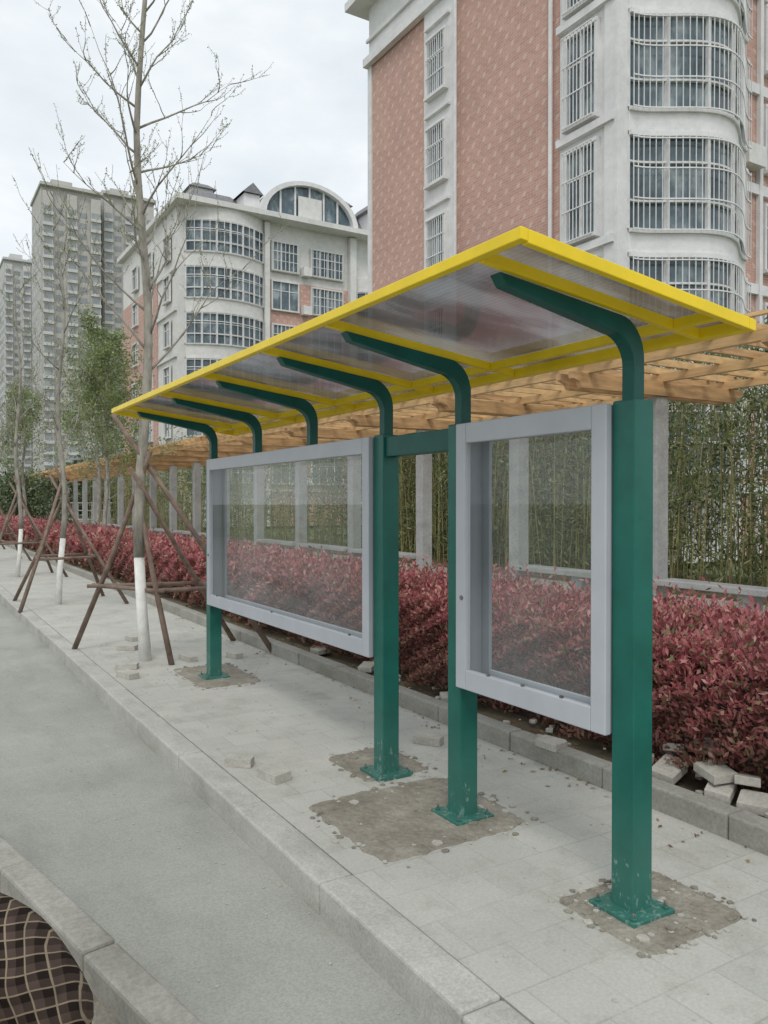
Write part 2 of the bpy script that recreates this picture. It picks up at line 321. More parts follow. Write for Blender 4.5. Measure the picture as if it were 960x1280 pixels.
# ------------------------------------------------------------------ shelter
SH=empty('display_board_shelter')  # canopy over a notice board with two glass display cases
def rz(v): return 2.456+(1.64-v)*.127
a=.055
for i,u in enumerate(PU):
    b=MB(); b.box(PX-a,PX+a,u-a,u+a,.008,2.0,'green'); b.obj('post_%d'%(i+1),SH,bevel=.006)
    b=MB(); b.box(PX-.115,PX+.115,u-.115,u+.115,.0,.024,'green')
    for sx in(-1,1):
        for sy in(-1,1):
            b.tube([(PX+sx*.09,u+sy*.09,.024),(PX+sx*.09,u+sy*.09,.034)],[.013,.013],'green',6); b.tube([(PX+sx*.09,u+sy*.09,.034),(PX+sx*.09,u+sy*.09,.05)],[.006,.006],'bolt',8)
    b.obj('base_plate_%d'%(i+1),SH,bevel=.002)
BU=[2.175,3.28,4.03,5.02,6.02,7.07]
for i,u in enumerate(BU):
    hw=.03; b=MB(); k=b.mi('green_arm')
    z0=1.99 if i in(0,1,2) else 1.985
    zc=rz(PX)-.045-.006
    outer=[(PX+.03,z0),(PX+.03,zc-.13-.01)]; inner=[(PX-.03,z0),(PX-.03,zc-.17)]
    for s in range(1,9):
        t=s/8*math.pi/2
        outer.append((PX+.03-.13*(1-math.cos(t)),zc-.14+.14*math.sin(t)+.13*.127*s/8))
        inner.append((PX-.03-.11*(1-math.cos(t)),zc-.17+.105*math.sin(t)+.11*.127*s/8))
    tipx=1.76
    outer.append((tipx,rz(tipx)-.047)); inner.append((tipx+.03,rz(tipx)-.047-.042))
    nP=len(outer)
    for y in(u-hw,u+hw):
        for p in outer+inner: b.v.append((p[0],y,p[1]))
    T=2*nP
    for j in range(nP-1):
        b.f+=[(j,j+1,nP+j+1,nP+j),(T+j,T+nP+j,T+nP+j+1,T+j+1),(j,T+j,T+j+1,j+1),(nP+j,nP+j+1,T+nP+j+1,T+nP+j)]; b.m+=[k]*4
    b.f+=[(0,nP,T+nP,T),(nP-1,T+nP-1,T+T-1,T-1)]; b.m+=[k]*2
    b.obj('roof_bracket_%d'%(i+1),SH,bevel=.004)
def slant(b,x0,x1,y0,y1,o0,o1,mat):
    b.hexa([(x0,y0,rz(x0)+o0),(x1,y0,rz(x1)+o0),(x1,y1,rz(x1)+o0),(x0,y1,rz(x0)+o0),(x0,y0,rz(x0)+o1),(x1,y0,rz(x1)+o1),(x1,y1,rz(x1)+o1),(x0,y1,rz(x0)+o1)],mat)
b=MB(); U0,U1,X0,X1=1.9,7.5,1.64,2.82
slant(b,X0,X0+.03,U0,U1,-.04,0,'yellow'); slant(b,X1-.04,X1,U0,U1,-.045,0,'yellow')
slant(b,X0+.0305,X1-.0405,U0,U0+.03,-.045,0,'yellow'); slant(b,X0+.0305,X1-.0405,U1-.03,U1,-.045,0,'yellow')
for u in BU: slant(b,X0+.0305,X1-.0405,u-.052 if u<2.2 else u-.012,u-.024 if u<2.2 else u+.012,-.044,-.002,'yellow')
bu=[U0+.0305]+[x for u in BU for x in ((u-.053,u-.023) if u<2.2 else (u-.013,u+.013))]+[U1-.0305]
for i in range(0,len(bu),2): slant(b,2.617,2.643,bu[i],bu[i+1],-.043,-.003,'yellow')
b.obj('roof_frame',SH,bevel=.003)
b=MB(); x0,x1=X0+.01,X1-.01; y0,y1=U0+.01,U1-.01
b.quad([(x0,y0,rz(x0)+.003),(x1,y0,rz(x1)+.003),(x1,y1,rz(x1)+.003),(x0,y1,rz(x0)+.003)],'poly'); b.obj('roof_sheet',SH)
b=MB(); b.box(PX-.04,PX+.04,PU[1]+a,PU[2]-a,1.87,1.985,'green_arm'); b.obj('lintel_beam',SH,bevel=.004)
def case(name,u0,u1):
    z0,z1=.685,1.992; xf,xm,xb=2.362,2.395,2.505; w=.098; sw=.08
    E=empty(name); E.parent=SH
    b=MB()
    b.box(xf,xm,u0,u0+sw,z0,z1,'frame'); b.box(xf,xm,u1-sw,u1,z0,z1,'frame'); b.box(xf,xm,u0+sw+.0005,u1-sw-.0005,z1-w,z1,'frame'); b.box(xf,xm,u0+sw+.0005,u1-sw-.0005,z0,z0+w,'frame')
    b.obj('door_frame',E,bevel=.005)
    b=MB(); q=.004
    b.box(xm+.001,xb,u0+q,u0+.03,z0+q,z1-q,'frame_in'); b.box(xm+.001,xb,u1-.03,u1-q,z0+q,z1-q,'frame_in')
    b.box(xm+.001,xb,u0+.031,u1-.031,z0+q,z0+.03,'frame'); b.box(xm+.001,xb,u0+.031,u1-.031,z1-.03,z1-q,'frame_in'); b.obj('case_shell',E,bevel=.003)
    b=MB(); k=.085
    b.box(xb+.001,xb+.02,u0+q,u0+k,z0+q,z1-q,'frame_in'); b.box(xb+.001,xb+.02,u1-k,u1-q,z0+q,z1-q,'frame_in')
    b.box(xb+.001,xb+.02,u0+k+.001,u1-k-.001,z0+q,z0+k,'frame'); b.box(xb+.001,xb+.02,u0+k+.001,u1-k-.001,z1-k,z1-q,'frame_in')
    b.box(xm+.01,xb-.01,u0+.032,u1-.032,z0+.031,z0+.06,'frame')
    b.obj('rear_frame',E,bevel=.002)
    x=xf+.016; ua,ub,za,zb=u0+sw-.01,u1-sw+.01,z0+w-.015,z1-w+.015
    b=MB(); b.quad([(x,ua,za),(x,ub,za),(x,ub,zb),(x,ua,zb)],'glass'); b.obj('front_glass',E)
    x=xb+.01
    b=MB(); b.quad([(x,ua,za),(x,ub,za),(x,ub,zb),(x,ua,zb)],'glass'); b.obj('rear_glass',E)
    b=MB()
    b.tube([(xf+.012,u1-sw+.03,z0+.45),(xf-.006,u1-sw+.03,z0+.45)],[.011,.011],'bolt',10)
    for uu in np.linspace(u0+.25,u1-.25,3): b.box(xf+.002,xf+.013,uu-.008,uu+.008,z0+w-.004,z0+w+.01,'bolt')
    b.obj('lock',E)
case('small_display_case',2.232,3.222); case('large_display_case',4.088,7.012)
# ------------------------------------------------------------------ hedge
def hedge(name,y0,y1,N,lw,x0=3.72,x1=4.85):
    E=empty(name); b=MB()
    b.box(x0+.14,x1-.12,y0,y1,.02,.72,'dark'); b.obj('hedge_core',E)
    cy=rng.uniform(y0,y1,N); t=rng.random(N)
    C=np.zeros((N,3)); C[:,1]=cy
    n3=rv(N)*.55
    top=t<.5; fr=(t>=.5)&(t<.92); bk=t>=.92
    def wob(a,b_): return .05*np.sin(a*3.1+b_*2)+.04*np.sin(a*7.3+b_*5)+.035*np.sin(a*17+b_*11)
    C[top,0]=rng.uniform(x0,x1,top.sum()); ex=np.minimum(C[top,0]-x0,x1-C[top,0]); C[top,2]=.83+wob(C[top,1],C[top,0])-.12*np.exp(-ex/.08)+rng.normal(size=top.sum())*.045+.12*(rng.random(top.sum())<.04)
    zz=.08+.74*rng.random(fr.sum())**.8; C[fr,2]=zz; C[fr,0]=x0+.02+wob(C[fr,1],zz*3)-.07*np.sin(zz/.85*3.1)+np.abs(rng.normal(size=fr.sum()))*.05
    C[bk,2]=rng.uniform(.1,.8,bk.sum()); C[bk,0]=x1+rng.normal(size=bk.sum())*.04
    A=n3.copy(); A[top]+=[0,0,.9]; A[fr]+=[-.6,0,.5]; A[bk]+=[.6,0,.5]
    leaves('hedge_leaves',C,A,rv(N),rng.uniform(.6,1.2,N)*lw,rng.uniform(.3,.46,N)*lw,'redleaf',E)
    return E
hedge('red_hedge',1.2,7,52000,.054); hedge('red_hedge',7,18,34000,.082); hedge('red_hedge',18,75,42000,.16)
# ------------------------------------------------------------------ pergola
PG=empty('pergola'); cols=[7.5+2.85*k for k in range(-2,20)]
b=MB()
for u in cols: b.box(8.78,9.02,u-.12,u+.12,0,3.05,'column')
b.obj('columns',PG,bevel=.015)
b=MB()
for u in cols:
    for o in(-.11,.11):
        y0,y1=u+o-.04,u+o+.04
        prof=[(7.2,3.25),(7.2,3.17),(7.32,3.13),(7.36,3.06),(10.44,3.06),(10.48,3.13),(10.6,3.17),(10.6,3.25)]
        i=len(b.v); k=b.mi('wood2'); b.v+=[(p[0],y0,p[1]) for p in prof]+[(p[0],y1,p[1]) for p in prof]
        b.f+=[tuple(range(i,i+8)),tuple(range(i+8,i+16))[::-1]]; b.m+=[k,k]
        for j in range(8): b.f.append((i+j,i+8+j,i+8+(j+1)%8,i+(j+1)%8)); b.m.append(k)
b.obj('cross_beams',PG)
b=MB()
for x in (7.5,8.9,10.3): b.box(x-.04,x+.04,1.2,62.5,3.251,3.36,'wood')
b.obj('long_beams',PG)
b=MB(); y=1.3
while y<62:
    j=random.uniform(-.03,.03); b.box(7.12+j,10.68+j,y,y+.055,3.361,3.45,'wood' if random.random()<.7 else 'wood2'); y+=.47
for x in (7.25,8.2,9.6,10.5): b.box(x-.03,x+.03,1.25,62.4,3.451,3.49,'wood')
b.obj('slats',PG)
b=MB()
for i,u in enumerate(cols[:-1]):
    if i%4==3: continue
    b.box(8.7,9.1,u+.121,u+2.85-.121,.49,.57,'column')
    b.box(8.8,9.0,u+1.3,u+1.52,0,.489,'column')
b.obj('bench_slabs',PG,bevel=.01)
# ------------------------------------------------------------------ bamboo
E=empty('bamboo_grove'); b=MB()
for i in range(1100):
    y=random.uniform(3,24) if i<650 else random.uniform(24,62); x=random.uniform(11.8,14.6); h=random.uniform(3.3,4.7); lx,ly=random.gauss(0,.3),random.gauss(0,.45)
    b.tube([(x,y,0),(x+lx*.3,y+ly*.3,h*.55),(x+lx,y+ly,h)],[.012,.009,.004],'bamboo',4)
b.obj('culms',E)
N=170000; C=np.zeros((N,3)); C[:,1]=np.where(rng.random(N)<.66,rng.uniform(2,24,N),rng.uniform(24,62,N)); C[:,0]=rng.uniform(11.7,15,N)
C[:,2]=4.8-4.7*rng.random(N)**1.15+.25*np.sin(C[:,1]*1.9)+.2*np.sin(C[:,1]*4.3+1)
keep=(np.sin(C[:,1]*2.3+C[:,2]*2.1)+np.sin(C[:,1]*5.1-C[:,2]*3.7)+rng.normal(size=N)*.9>-.8)|(C[:,0]>13.9); keep&=C[:,2]>.05; C=C[keep]; N=len(C)
leaves('bamboo_foliage',C,rv(N)+np.array([0,0,-.5]),rv(N),rng.uniform(.1,.22,N),rng.uniform(.022,.045,N),'bamleaf',E)
# ------------------------------------------------------------------ trees
def gtree(name,x,y,H,seed,nb=26,rt=.07,L=1.5,zb=2.6,leafN=0,lime=True,budk=.4):
    r=random.Random(seed); E=empty(name); b=MB(); budC=[];budA=[]
    K=14; tp=[Vector((x+.05*math.sin(i*.9+seed),y+.04*math.cos(i*1.1+seed),H*i/K)) for i in range(K+1)]; tp[0]=Vector((tp[0].x,tp[0].y,-.02))
    rr=[rt*(1-i/K)**.8+.008 for i in range(K+1)]
    def at(z):
        f=max(0,min(K-.001,z/H*K)); i=int(f); return tp[i].lerp(tp[i+1],f-i), rr[i]*(1-(f-i))+rr[i+1]*(f-i)
    zl=1.05
    if lime:
        b.tube([tp[0],at(.5)[0],at(zl)[0]],[rt*1.15,rt,rt*.96],'lime',10)
        st=[(at(z)[0],at(z)[1]) for z in np.linspace(zl,H,18)]
    else: st=[(at(z)[0],at(z)[1]) for z in np.linspace(0,H,18)]
    b.tube([p for p,_ in st],[q for _,q in st],'bark',9)
    def branch(p,d,l,r0,lev):
        n=7; pts=[p]; cur=p.copy(); dd=d.copy()
        for i in range(n):
            dd=(dd+Vector((r.gauss(0,.13),r.gauss(0,.13),.07+r.gauss(0,.08)))).normalized(); cur=cur+dd*l/n; pts.append(cur.copy())
            for _ in range(4 if lev else 3):
                if not leafN and r.random()>budk: continue
                q=pts[-2].lerp(cur,r.random()); budC.append(q+Vector((r.gauss(0,.008),r.gauss(0,.008),r.gauss(0,.008)))); budA.append((r.gauss(0,1),r.gauss(0,1),r.gauss(0,1)+.6))
            if lev<2 and i>=1 and r.random()<(.85 if lev==0 else .5):
                ax=Vector((r.gauss(0,1),r.gauss(0,1),r.gauss(0,.5)+.3)); nd=(dd+ax*.55).normalized(); branch(cur.copy(),nd,l*r.uniform(.3,.55),r0*.45,lev+1)
        b.tube(pts,[max(.002,r0*(1-i/(n+.6))) for i in range(n+1)],'bark',5 if lev==0 else 3)
    for i in range(nb):
        z=zb+(H*.97-zb)*(i+r.random()*.8)/nb; p,rad=at(z); t=i*2.4+r.uniform(-.5,.5); el=r.uniform(.45,1.0)
        d=Vector((math.cos(t)*math.cos(el),math.sin(t)*math.cos(el),math.sin(el))); l=L*(1.1-.75*(z-zb)/(H-zb))*r.uniform(.6,1.15)
        branch(p,d,l,min(.014,rad*.45),0)
    b.obj('trunk_and_branches',E,smooth=True)
    C=np.array([tuple(c) for c in budC]); A=np.array(budA); N=len(C)
    if leafN:
        idx=rng.integers(0,N,leafN); C=C[idx]+rng.normal(size=(leafN,3))*.12; A=rv(leafN); N=leafN
        leaves('foliage',C,A,rv(N),rng.uniform(.06,.13,N),rng.uniform(.035,.06,N),'newleaf',E)
    else: leaves('buds',C,A,rv(N),rng.uniform(.012,.024,N),rng.uniform(.007,.013,N),'newleaf',E)
    return E
def stakes(x,y,feet,rails):
    b=MB()
    for fx,fy,zt,ov in feet:
        f=Vector((x+fx,y+fy,0)); t=Vector((x+fx*.02,y+fy*.02,zt)); e=t+(t-f)*ov
        mid=f.lerp(e,.5)+Vector((random.gauss(0,.015),random.gauss(0,.015),0)); b.tube([f,mid,e],[.03,.027,.022],'stake',7)
    for p,q in rails:
        b.tube([Vector((x+p[0],y+p[1],p[2])),Vector((x+q[0],y+q[1],q[2]))],[.024,.021],'stake',7)
    b.obj('tree_stake_support',smooth=True)
def RD(R,D): return (.856*R+.517*D, -.517*R+.856*D)
tx,ty=2.12,8.25
feet=[]
for (R,D,zt,ov) in [(-3.39,8.74,1.9,.12),(-2.1,7.9,1.35,.3),(-1.17,8.5,2.0,.25),(-1.75,9.3,1.7,.15)]:
    v_,u_=RD(R,D); feet.append((v_-tx,u_-ty,zt,ov))
def lerp(f,h): return (f[0]*(1-h/f[2]),f[1]*(1-h/f[2]),h)
rails=[]
for i,j in((0,1),(1,2),(2,3),(3,0)):
    p=lerp(feet[i],.72); q=lerp(feet[j],.72)
    dx=[(q[k]-p[k])*.12 for k in range(3)]; rails.append(([p[k]-dx[k] for k in range(3)],[q[k]+dx[k] for k in range(3)]))
gtree('ginkgo_tree',tx,ty,8.4,3,34,.054,L=1.5,zb=2.9)
stakes(tx,ty,feet,rails)
for i,yy in enumerate((13.5,18.9,24.5,31)):
    gtree('ginkgo_tree',2.18,yy,6.2+.3*i,11+i,20,.045,L=1.3,zb=2.3)
    ff=[(-.7,-.75,1.9,.1),(.9,-.5,1.7,.2),(-.6,.8,1.6,.1),(.8,.8,1.9,.15)]
    rr_=[(lerp(ff[p],.75),lerp(ff[q],.75)) for p,q in((0,1),(1,3),(3,2),(2,0))]
    stakes(2.18,yy,ff,rr_)
gtree('young_leafy_tree',5.3,25,6.6,41,28,.07,L=2.2,zb=1.6,leafN=9000,lime=False)
gtree('young_leafy_tree',6.3,31,7.4,42,28,.08,L=2.4,zb=2.,leafN=9000,lime=False)
gtree('young_leafy_tree',4.6,38,6.5,43,26,.08,L=2.3,zb=2.,leafN=7000,lime=False)
E=empty('distant_trees'); Cs=[]
for i in range(60):
    x=random.uniform(-6,48); y=random.uniform(80,130)
    if x>12 and y<85: y+=15
    h=random.uniform(3,6.5); w=random.uniform(1.8,3.2)
    for k in range(7):
        c=np.array([x+random.gauss(0,w*.5),y+random.gauss(0,w*.5),h*random.uniform(.35,.8)]); n_=130
        d_=rng.normal(size=(n_,3)); d_/=np.linalg.norm(d_,axis=1,keepdims=True); Cs.append(c+d_*w*.55*rng.uniform(.6,1.1,(n_,1)))
C=np.concatenate(Cs); C[:,2]=np.maximum(C[:,2],.1); N=len(C); leaves('tree_canopy',C,rv(N),rv(N),rng.uniform(.4,.8,N),rng.uniform(.25,.5,N),'treeleaf',E)
E=empty('evergreen_shrubs'); Cs=[]
for i in range(9):
    y=random.uniform(50,66); x=random.uniform(5.6,8)
    for k in range(6):
        c=np.array([x+random.gauss(0,.6),y+random.gauss(0,.6),random.uniform(.5,3.0)]); n_=260
        d_=rng.normal(size=(n_,3)); d_/=np.linalg.norm(d_,axis=1,keepdims=True); Cs.append(c+d_*.8*rng.uniform(.5,1.1,(n_,1)))
C=np.concatenate(Cs); C[:,2]=np.maximum(C[:,2],.1); N=len(C); leaves('shrub_foliage',C,rv(N),rv(N),rng.uniform(.12,.25,N),rng.uniform(.08,.14,N),'treeleaf',E)
b=MB()
for k in range(90):
    xx=1+k*.35; b.box(xx,xx+.05,66,66.05,0,1.7,'grille')
for z in(.3,1.0,1.6): b.box(1,33,65.93,65.99,z,z+.06,'grille')
b.obj('railing_fence')
# ------------------------------------------------------------------ buildings
def fb(b,o,pos,a0,a1,z0,z1,d0,d1,mat):
    if o=='V': b.box(pos-d1,pos-d0,a0,a1,z0,z1,mat)
    else: b.box(a0,a1,pos-d1,pos-d0,z0,z1,mat)
def window(bw,bb,o,pos,a0,a1,z0,z1,cols=2,bars=True,sur='white',step=.13,cage=.22,bar=.02):
    s=.1
    fb(bw,o,pos,a0-s,a1+s,z1,z1+s,0,.14,sur); fb(bw,o,pos,a0-s,a1+s,z0-s,z0,0,.2,sur); fb(bw,o,pos,a0-s,a0,z0+.001,z1-.001,0,.13,sur); fb(bw,o,pos,a1,a1+s,z0+.001,z1-.001,0,.13,sur)
    fb(bw,o,pos,a0,a1,z0,z1,.0,.02,'win')
    for i in range(1,cols): 
        t=a0+(a1-a0)*i/cols; fb(bw,o,pos,t-.03,t+.03,z0,z1,.021,.06,'grille')
    zm=z0+(z1-z0)*.68; fb(bw,o,pos,a0,a1,zm,zm+.05,.021,.055,'grille')
    if bars:
        t=a0
        while t<=a1+.01: fb(bb,o,pos,t-bar/2,t+bar/2,z0-.05,z1+.02,cage,cage+bar,'grille'); t+=step
        for k in range(4):
            z=z0-.05+(z1-z0+.05)*k/3; fb(bb,o,pos,a0-.04,a1+.04,z,z+.03,cage+bar,cage+bar+.02,'grille')
def bowed(bw,bb,v0,v1,u,amp,zs,zh,fh,n=20,bars=True,step=.14,bar=.018,mat='white',ogee=True):
    def off(s): return (amp*math.sin(math.pi*min(1,max(0,s)))**(1.6 if ogee else .8)+.12)
    S=[i/n for i in range(n+1)]
    def strip(z0,z1,extra,mat):
        k=bw.mi(mat); i0=len(bw.v)
        for s in S:
            x=v0+(v1-v0)*s; y=u-off(s)-extra; bw.v+=[(x,y,z0),(x,y,z1),(x,u+.05,z0),(x,u+.05,z1)]
        for j in range(n):
            a_=i0+4*j; c_=a_+4; bw.f+=[(a_,c_,c_+1,a_+1),(a_+1,c_+1,c_+3,a_+3),(a_,a_+2,c_+2,c_)]; bw.m+=[k]*3
        bw.f+=[(i0,i0+1,i0+3,i0+2),(i0+4*n,i0+4*n+2,i0+4*n+3,i0+4*n+1)]; bw.m+=[k,k]
    for z in zs:
        strip(z,z+zh,-.1,'win'); strip(z+zh,z+fh,.0,mat); strip(z-.09,z-.001,.07,mat); strip(z+zh+.001,z+zh+.12,.08,mat)
        L=(v1-v0); m_=int(L/ .9)
        for i in range(m_+1):
            s=i/m_; x=v0+L*s; y=u-off(s); bw.box(x-.035,x+.035,y-.01,y+.11,z,z+zh,'grille')
        for frac in(.3,.72):
            for j in range(n):
                s0,s1=S[j],S[j+1]; xa,xb_=v0+L*s0,v0+L*s1; ya,yb=u-off(s0),u-off(s1)
                bw.hexa([(xa,ya,z+zh*frac),(xb_,yb,z+zh*frac),(xb_,yb+.1,z+zh*frac),(xa,ya+.1,z+zh*frac),(xa,ya,z+zh*frac+.05),(xb_,yb,z+zh*frac+.05),(xb_,yb+.1,z+zh*frac+.05),(xa,ya+.1,z+zh*frac+.05)],'grille')
        if bars:
            c_=int(L/step)
            for i in range(c_+1):
                s=i/c_; x=v0+L*s; y=u-off(s)-.16; bb.box(x-bar/2,x+bar/2,y-bar/2,y+bar/2,z-.05,z+zh+.0,'grille')
            for fr_ in(0,.33,.66,.98):
                for j in range(n):
                    s0,s1=S[j],S[j+1]; xa,xb_=v0+L*s0,v0+L*s1; ya,yb=u-off(s0)-.17,u-off(s1)-.17; zz=z-.05+zh*fr_
                    bb.hexa([(xa,ya-.012,zz),(xb_,yb-.012,zz),(xb_,yb+.02,zz),(xa,ya+.02,zz),(xa,ya-.012,zz+.03),(xb_,yb-.012,zz+.03),(xb_,yb+.02,zz+.03),(xa,ya+.02,zz+.03)],'grille')
E=empty('pink_apartment_building'); bw=MB(); bb=MB()
FX=15.2
bw.box(FX,30,16.0,26.2,0,18.1,'pink'); bw.box(FX-.02,30,16.0,26.22,18.101,20.199,'white')
bw.box(FX-.03,20.1,14.0,15.999,0,20.2,'white')
bw.box(20.101,30,15.0,15.999,0,20.2,'pink')
fb(bw,'V',FX,20.7,22.4,0,18.099,0,.1,'white')
fb(bw,'V',FX,26.0,26.2,0,18.099,0,.06,'white'); bw.box(FX-.06,30,26.201,26.26,0,18.099,'white')
fb(bw,'V',FX,16.0,26.3,17.95,18.25,.03,.25,'white'); fb(bw,'V',FX,16,26.3,18.9,19.0,.03,.12,'white')
bw.box(FX-.7,30.7,13.3,26.9,20.2,20.5,'white'); bw.box(FX-.5,30.5,13.5,26.7,20.501,20.9,'white')
sills=[2.4,5.4,8.4,11.4,14.4,17.3]
for z in sills:
    window(bw,bb,'V',FX-.03,14.65,15.65,z+.05,z+2.35,2,True,step=.125)
    fb(bw,'V',FX-.03,14.0,16.0,z-.35,z-.15,0,.16,'white')
for z in [3.1,6.1,9.1,12.1,15.0]:
    window(bw,bb,'V',FX-.1,21.1,22.05,z,z+1.8,2,True,step=.12,cage=.14)
    fb(bw,'V',FX-.1,20.9,22.25,z+2.25,z+2.33,0,.12,'white')
bowed(bw,bb,15.45,20.1,14.0,1.0,sills,2.3,3.0)
fb(bw,'V',FX-.03,13.93,14.35,0,20.2,.0,.08,'white') 
fb(bw,'U',14.0,15.17-.1,15.5,0,20.199,0,.1,'white')
for z in sills:
    window(bw,bb,'U',15.0,22.6,25.2,z+.3,z+2.2,3,True,step=.13)
    fb(bw,'U',15.0,20.3,30,z-.5,z-.2,0,.12,'white')
for z in (5.6,11.6): bw.box(21.3,22.1,14.6,14.99,z,z+.6,'ac')
bw.tube([(FX-.1,16.3,0),(FX-.1,16.3,18)],[.06,.06],'white',8); bw.tube([(FX-.2,20.5,0),(FX-.2,20.5,18)],[.05,.05],'white',8)
bw.box(22.2,22.35,14.85,14.99,0,20,'white')
bw.obj('walls_and_windows',E); bb.obj('security_grilles',E)
E=empty('cream_apartment_building'); bw=MB(); bb=MB(); FU=51.4
bw.box(15.4,34,FU,66,0,20.9,'cream')
fb(bw,'U',FU,21.6,28.3,0,17.0,0,.08,'pink2')
fb(bw,'V',15.4,55.9,65.9,0,17,0,.08,'pink2')
s2=[3,6,9,12,15,18]
bowed(bw,bb,15.9,21.3,FU,1.0,s2,2.0,3.0,n=16,ogee=False,step=.45,bar=.035,mat='cream')
bowed(bw,bb,28.6,33,FU,.9,s2[:-1],2.0,3.0,n=12,ogee=False,step=.45,bar=.035,mat='cream')
for z in s2[:-1]+[17.7]:
    window(bw,bb,'U',FU-.08,22,23.9,z,z+1.9,3,z in(12,17.7),step=.3,bar=.035,sur='cream'); window(bw,bb,'U',FU-.08,25,27.4,z,z+1.8,4,z in(9,15,17.7),step=.3,bar=.035,sur='cream')
    if z<15: fb(bw,'U',FU,21.6,28.35,z-.6,z-.45,.0,.22,'cream')
    bw.box(24.15,24.8,FU-.6,FU-.12,z-.2,z+.4,'ac')
    for uu in (52.6,57,61): window(bw,bb,'V',15.4-.08,uu,uu+1.3,z,z+1.6,2,False,sur='cream')
    fb(bw,'V',15.4,51.4,55.8,z-.9,z-.65,0,.15,'cream')
fb(bw,'U',FU,27.95,28.45,0,20.8,.081,.45,'cream'); fb(bw,'U',FU,21.35,21.7,0,20.8,.081,.4,'cream')
bw.box(15.0,34.4,FU-1.3,66.4,20.901,21.25,'cream')
nA=18; cx=24.6; pr=[(math.cos(math.pi*j/nA),math.sin(math.pi*j/nA)) for j in range(nA+1)]
for j in range(nA):
    (c0,q0),(c1,q1)=pr[j],pr[j+1]
    P=lambda c,q,rd,y:(cx+c*rd*1.12,y,21.25+q*rd*.8)
    bw.hexa([P(c0,q0,3.0,FU-.9),P(c0,q0,3.35,FU-.9),P(c1,q1,3.35,FU-.9),P(c1,q1,3.0,FU-.9),P(c0,q0,3.0,FU+3),P(c0,q0,3.35,FU+3),P(c1,q1,3.35,FU+3),P(c1,q1,3.0,FU+3)],'white')
i0=len(bw.v); kk=bw.mi('win'); bw.v+= [(cx+c*3.0*1.12,FU-.5,21.26+q*3.0*.8) for c,q in pr]; bw.f.append(tuple(range(i0,i0+nA+1))); bw.m.append(kk)
for q in (-2,-1,0,1,2): bw.box(cx+q*1.1-.06,cx+q*1.1+.06,FU-.62,FU-.51,21.25,21.26+2.4*math.sqrt(max(0,1-(q*1.1/3.36)**2)),'white')
bw.box(cx-.9,cx+.9,FU-.7,FU-.63,21.25,22.9,'cream')
def roofprism(b,x0,x1,y0,y1,z0,h,mat,inset=1.5):
    b.hexa([(x0,y0,z0),(x1,y0,z0),(x1,y1,z0),(x0,y1,z0),(x0+inset,y0+inset,z0+h),(x1-inset,y0+inset,z0+h),(x1-inset,y1-inset,z0+h),(x0+inset,y1-inset,z0+h)],mat)
roofprism(bw,15.6,21,FU+.2,65,21.25,1.5,'slate',1.4); roofprism(bw,28,34,FU+.2,65,21.25,2.2,'slate',1.6)
bw.box(17.6,19.2,FU+4,FU+6,22,23.9,'white'); roofprism(bw,17.4,19.4,FU+3.7,FU+6.3,23.9,.4,'slate',.5)
bw.box(19.9,21.0,FU-.3,FU+2,21.25,22.5,'white')
i0=len(bw.v); bw.v+=[(19.7,FU-.5,22.5),(21.2,FU-.5,22.5),(20.45,FU-.5,23.2),(19.7,FU+2,22.5),(21.2,FU+2,22.5),(20.45,FU+2,23.2)]
kk=bw.mi('slate'); bw.f+=[(i0,i0+1,i0+2),(i0+3,i0+5,i0+4),(i0,i0+2,i0+5,i0+3),(i0+1,i0+4,i0+5,i0+2)]; bw.m+=[kk]*4
bw.box(28.7,30.0,FU+4,FU+7,21.25,24.8,'white'); roofprism(bw,28.3,30.4,FU+3.6,FU+7.4,24.8,.5,'slate',.5)
bw.box(29.6,31,FU-.2,FU+2,21.25,23,'white'); roofprism(bw,29.2,31.4,FU-.6,FU+2.4,23,.7,'slate',.6)
bw.obj('walls_and_windows',E); bb.obj('security_grilles',E)
def tower(name,x0,x1,y0,dy,H,mat,bay=3.3,fl=3.0):
    E=empty(name); b=MB(); b.box(x0,x1,y0,y0+dy,0,H,mat); w=x1-x0
    nb=max(3,round(w/bay)); bw_=w/nb; nf=int(H/fl)
    for i in range(nb):
        c0=x0+i*bw_; proj=(i%2==0)
        if proj: b.box(c0+.3,c0+bw_-.3,y0-1.2,y0-.001,0,H-1.5,mat)
        for f in range(nf-1):
            z=f*fl+1.0; yy=y0-(1.2 if proj else 0)
            b.box(c0+.55,c0+bw_-.55,yy-.05,yy,z,z+1.55,'twin')
            if proj: b.box(c0+.2,c0+bw_-.2,yy-.5,yy-.051,z-1.0,z-.15,'tower2')
    for i in range(int(dy/3.5)):
        for f in range(nf-1): b.box(x0-.05,x0,y0+1+i*3.5,y0+2.8+i*3.5,f*fl+1,f*fl+2.5,'twin')
    b.box(x0+w*.2,x0+w*.55,y0+3,y0+9,H,H+3.5,mat); b.box(x0-.4,x1+.4,y0-1.5,y0+dy+.4,H,H+.8,mat)
    b.box(x0+w*.7,x0+w*.9,y0+2,y0+7,H,H+2.2,mat)
    b.obj('tower_body',E)
tower('high_rise_tower',33.5,49.3,238,18,89,'tower'); tower('high_rise_tower',51.0,66,244,18,92,'tower')
tower('high_rise_tower',32.5,44.5,321,18,90,'tower2'); tower('high_rise_tower',14,38,390,18,88,'tower2')
tower('high_rise_tower',70,88,270,18,84,'tower2')
